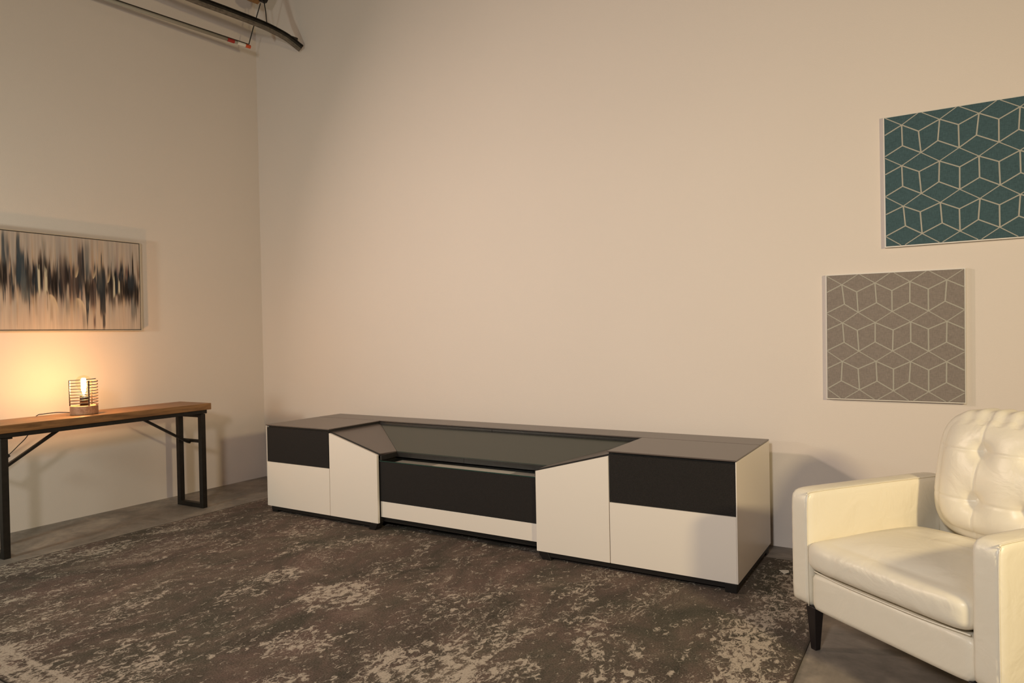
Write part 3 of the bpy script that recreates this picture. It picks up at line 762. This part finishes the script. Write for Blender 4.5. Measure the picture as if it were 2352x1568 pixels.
# back cushion, leaning
bcx, bw, bh = 0.420, 0.560, 0.500
bcz = 0.43 + bh/2 - 0.008
btn = [(0.345, 0.580), (0.535, 0.575), (0.352, 0.768), (0.540, 0.765)]
def bfn(p, q):
    x = bcx + q.x*bw/2; z = bcz + q.z*bh/2
    o = Vector((0, 0, 0))
    o.y += 0.20*(z-0.43)                                      # lean
    o.x += -0.024*q.x*(max(0, q.z)**3) + 0.0                    # narrower top
    if p.z < 0: o.x += -0.035*q.x*(abs(q.z)**3)
    if p.y < 0:
        f = -p.y
        puff = 0.040*max(0, 1-abs(p.x)**3)*max(0, 1-abs(p.z)**3)
        d = 0
        for bx_, bz_ in btn:
            r2 = (x-bx_)**2+(z-bz_)**2
            d += 0.026*math.exp(-r2/0.0009) + 0.020*math.exp(-r2/0.006)
        for sx in (0.345, 0.537): d += 0.0032*math.exp(-((x-sx-0.02*(z-0.6))/0.005)**2)
        for sz in (0.578, 0.767): d += 0.0032*math.exp(-((z-sz)/0.005)**2)
        o.y += (-puff + d)*f
    if p.z > 0.85: o.z += 0.004*math.sin(x*90)*(1-p.x**2)
    return o
obj('back_cushion', softbox((bcx, 0.625, bcz), (bw, 0.15, bh), (110, 14, 104), e=4.4, fn=bfn), M['leather'], ch, smooth=True)
for bx_, bz_ in btn:
    y_ = 0.625-0.075+0.20*(bz_-0.43)-0.040+0.055
    b_ = bmesh.new(); bmesh.ops.create_uvsphere(b_, u_segments=16, v_segments=10, radius=0.011)
    bmesh.ops.scale(b_, vec=(1, 0.5, 1), verts=b_.verts); bmesh.ops.translate(b_, vec=(bx_, y_, bz_), verts=b_.verts)
    obj('button', b_, M['leather'], ch, smooth=True)
def ofn(p, q):
    z = 0.48 + q.z*0.31
    return Vector((-0.09*q.x*max(0, min(1, (z-0.50)/0.15)), 0.20*max(0, z-0.45), 0))
obj('back_frame', softbox((CW/2, 0.735, 0.48), (CW-2*AW+0.01, 0.07, 0.62), (20, 6, 24), e=12, fn=ofn), M['leather'], ch, smooth=True)
def leg_bm(x, y, lx, ly):
    bm = bmesh.new(); a, b = 0.023, 0.0125
    lo = [bm.verts.new((x+lx+i*b, y+ly+j*b, 0)) for i, j in ((-1,-1),(1,-1),(1,1),(-1,1))]
    hi = [bm.verts.new((x+i*a, y+j*a, 0.172)) for i, j in ((-1,-1),(1,-1),(1,1),(-1,1))]
    bm.faces.new(lo[::-1]); bm.faces.new(hi)
    for k in range(4): bm.faces.new((lo[k], lo[(k+1)%4], hi[(k+1)%4], hi[k]))
    return bm
for x, y, lx, ly in ((0.088, 0.034, 0, 0), (CW-0.088, 0.034, 0, 0), (0.088, 0.72, 0, 0.03), (CW-0.088, 0.72, 0, 0.03)):
    obj('leg', leg_bm(x, y, lx, ly), M['chair_leg'], ch, bevel=(0.003, 2))

# ------------------------------------------------------------------ small paper scrap on the rug by the console
bm = bmesh.new()
pts = [(4.555, -0.44), (4.600, -0.43), (4.612, -0.475), (4.590, -0.488)]
prism(bm, [(x, y, RT+0.001+0.004*i*(i < 3)) for i, (x, y) in enumerate(pts)], (0, 0, 0.001))
tag(obj('paper_scrap', bm, M['label_white']), 'tiny white paper scrap lying on the rug between console and armchair', 'scrap')

# ------------------------------------------------------------------ overhead: grey tube and curved steel track
tu = thing('hanging_tube', 'thin straight grey tube with a red tipped end hanging near the ceiling', 'tube', (0.305, -0.30, 3.75))
O = Vector((0.305, -0.30, 3.75))
far = Vector((0.06, -2.10, 3.75)) - O; d_ = far.normalized()
obj('rod', tube(bmesh.new(), [d_*0.205, far], 0.0135, 12), M['tube'], tu, smooth=True)
obj('cover_strip', tube(bmesh.new(), [d_*0.02+Vector((0, 0, 0.0165)), far+Vector((0, 0, 0.0165))], 0, rect=(0.012, 0.008)), M['steel_dark'], tu)
obj('red_band', tube(bmesh.new(), [d_*0.145, d_*0.204], 0.0150, 12), M['red'], tu, smooth=False)['label'] = 'dark red tape band'
obj('white_band', tube(bmesh.new(), [d_*0.045, d_*0.115], 0.0138, 12), M['label_white'], tu)['label'] = 'white band'
obj('rod_tip', tube(bmesh.new(), [d_*0.0, d_*0.044], 0.0148, 12), M['orange'], tu)['label'] = 'orange end cap'
obj('rod_core', tube(bmesh.new(), [d_*0.11, d_*0.15], 0.0125, 12), M['tube'], tu)
obj('support_cord', tube(bmesh.new(), smooth_path([d_*0.012+Vector((0, 0, 0.018)), (0.04, 0.0, 0.14), (0.117, 0.03, 0.375), (0.122, 0.032, 0.435)], 6), 0.0042, 8), M['cord'], tu, smooth=True)

tr = thing('curved_track', 'dark steel channel track that curves down to the back wall near the ceiling', 'track', (0.5, -0.4, 3.88))
TO = Vector((0.5, -0.4, 3.88))
path = [Vector(p) - TO for p in smooth_path([(0.36, -2.0, 3.885), (0.385, -1.5, 3.885), (0.41, -0.95, 3.885), (0.45, -0.62, 3.885), (0.485, -0.36, 3.880), (0.51, -0.22, 3.865), (0.556, -0.115, 3.826), (0.611, -0.018, 3.756)], 8)]
def channel(path, w_, h_, t_, parts):
    bm = bmesh.new()
    for (a0, a1, b0, b1) in parts:
        rings = []
        for i, p in enumerate(path):
            tt = path[min(i+1, len(path)-1)] - path[max(i-1, 0)]; s, u_ = frame_at(tt)
            rings.append([bm.verts.new(p + s*x + u_*z) for x, z in ((a0, b0), (a1, b0), (a1, b1), (a0, b1))])
        fs = []
        for a, b in zip(rings, rings[1:]):
            for k in range(4): fs.append(bm.faces.new((a[k], a[(k+1)%4], b[(k+1)%4], b[k])))
        fs.append(bm.faces.new(rings[0][::-1])); fs.append(bm.faces.new(rings[-1]))
        bmesh.ops.recalc_face_normals(bm, faces=fs)
    return bm
obj('web', channel(path, 0, 0, 0, [(-0.004, 0.0, -0.028, 0.030), (-0.004, 0.030, 0.027, 0.030)]), M['steel_dark'], tr)['label'] = 'dark web of the track'
obj('flange', channel(path, 0, 0, 0, [(0.0005, 0.040, -0.028, -0.024), (0.037, 0.040, -0.0235, -0.012)]), M['steel_light'], tr)['label'] = 'paler lower flange'
# upper spur of the channel end that meets the wall
sp2 = [Vector(p) - TO for p in smooth_path([(0.515, -0.20, 3.872), (0.535, -0.11, 3.862), (0.572, -0.018, 3.850)], 6)]
obj('end_spur', tube(bmesh.new(), sp2, 0, rect=(0.012, 0.020)), M['steel_dark'], tr)
obj('hanger_cord', tube(bmesh.new(), [Vector((0.432, -0.262, 4.19))-TO, Vector((0.474, -0.268, 4.02))-TO, Vector((0.488, -0.27, 3.905))-TO], 0.0042, 8), M['cord'], tr, smooth=True)

hb = thing('ceiling_bracket', 'black clamp with a brown wooden block, above the end of the curved track', 'bracket', (0.43, -0.26, 4.5))
bm = bmesh.new()
BO = Vector((0.43, -0.26, 4.5))
prism(bm, [Vector(p)-BO for p in ((0.36, -0.28, 4.18), (0.415, -0.28, 4.115), (0.445, -0.28, 4.115), (0.50, -0.28, 4.175), (0.50, -0.28, 4.22), (0.36, -0.28, 4.22))], (0, 0.05, 0))
tube(bm, [Vector((0.43, -0.255, 4.21))-BO, Vector((0.43, -0.255, 4.499))-BO], 0.012, 10)
obj('clamp', bm, M['black_metal'], hb)
bm = prism(bmesh.new(), [Vector(p)-BO for p in ((0.25, -0.31, 4.170), (0.352, -0.31, 4.118), (0.392, -0.31, 4.137), (0.358, -0.31, 4.178), (0.30, -0.31, 4.215), (0.25, -0.31, 4.215))], (0, 0.06, 0))
obj('wooden_block', bm, M['bracket_wood'], hb)['label'] = 'varnished brown wooden block'
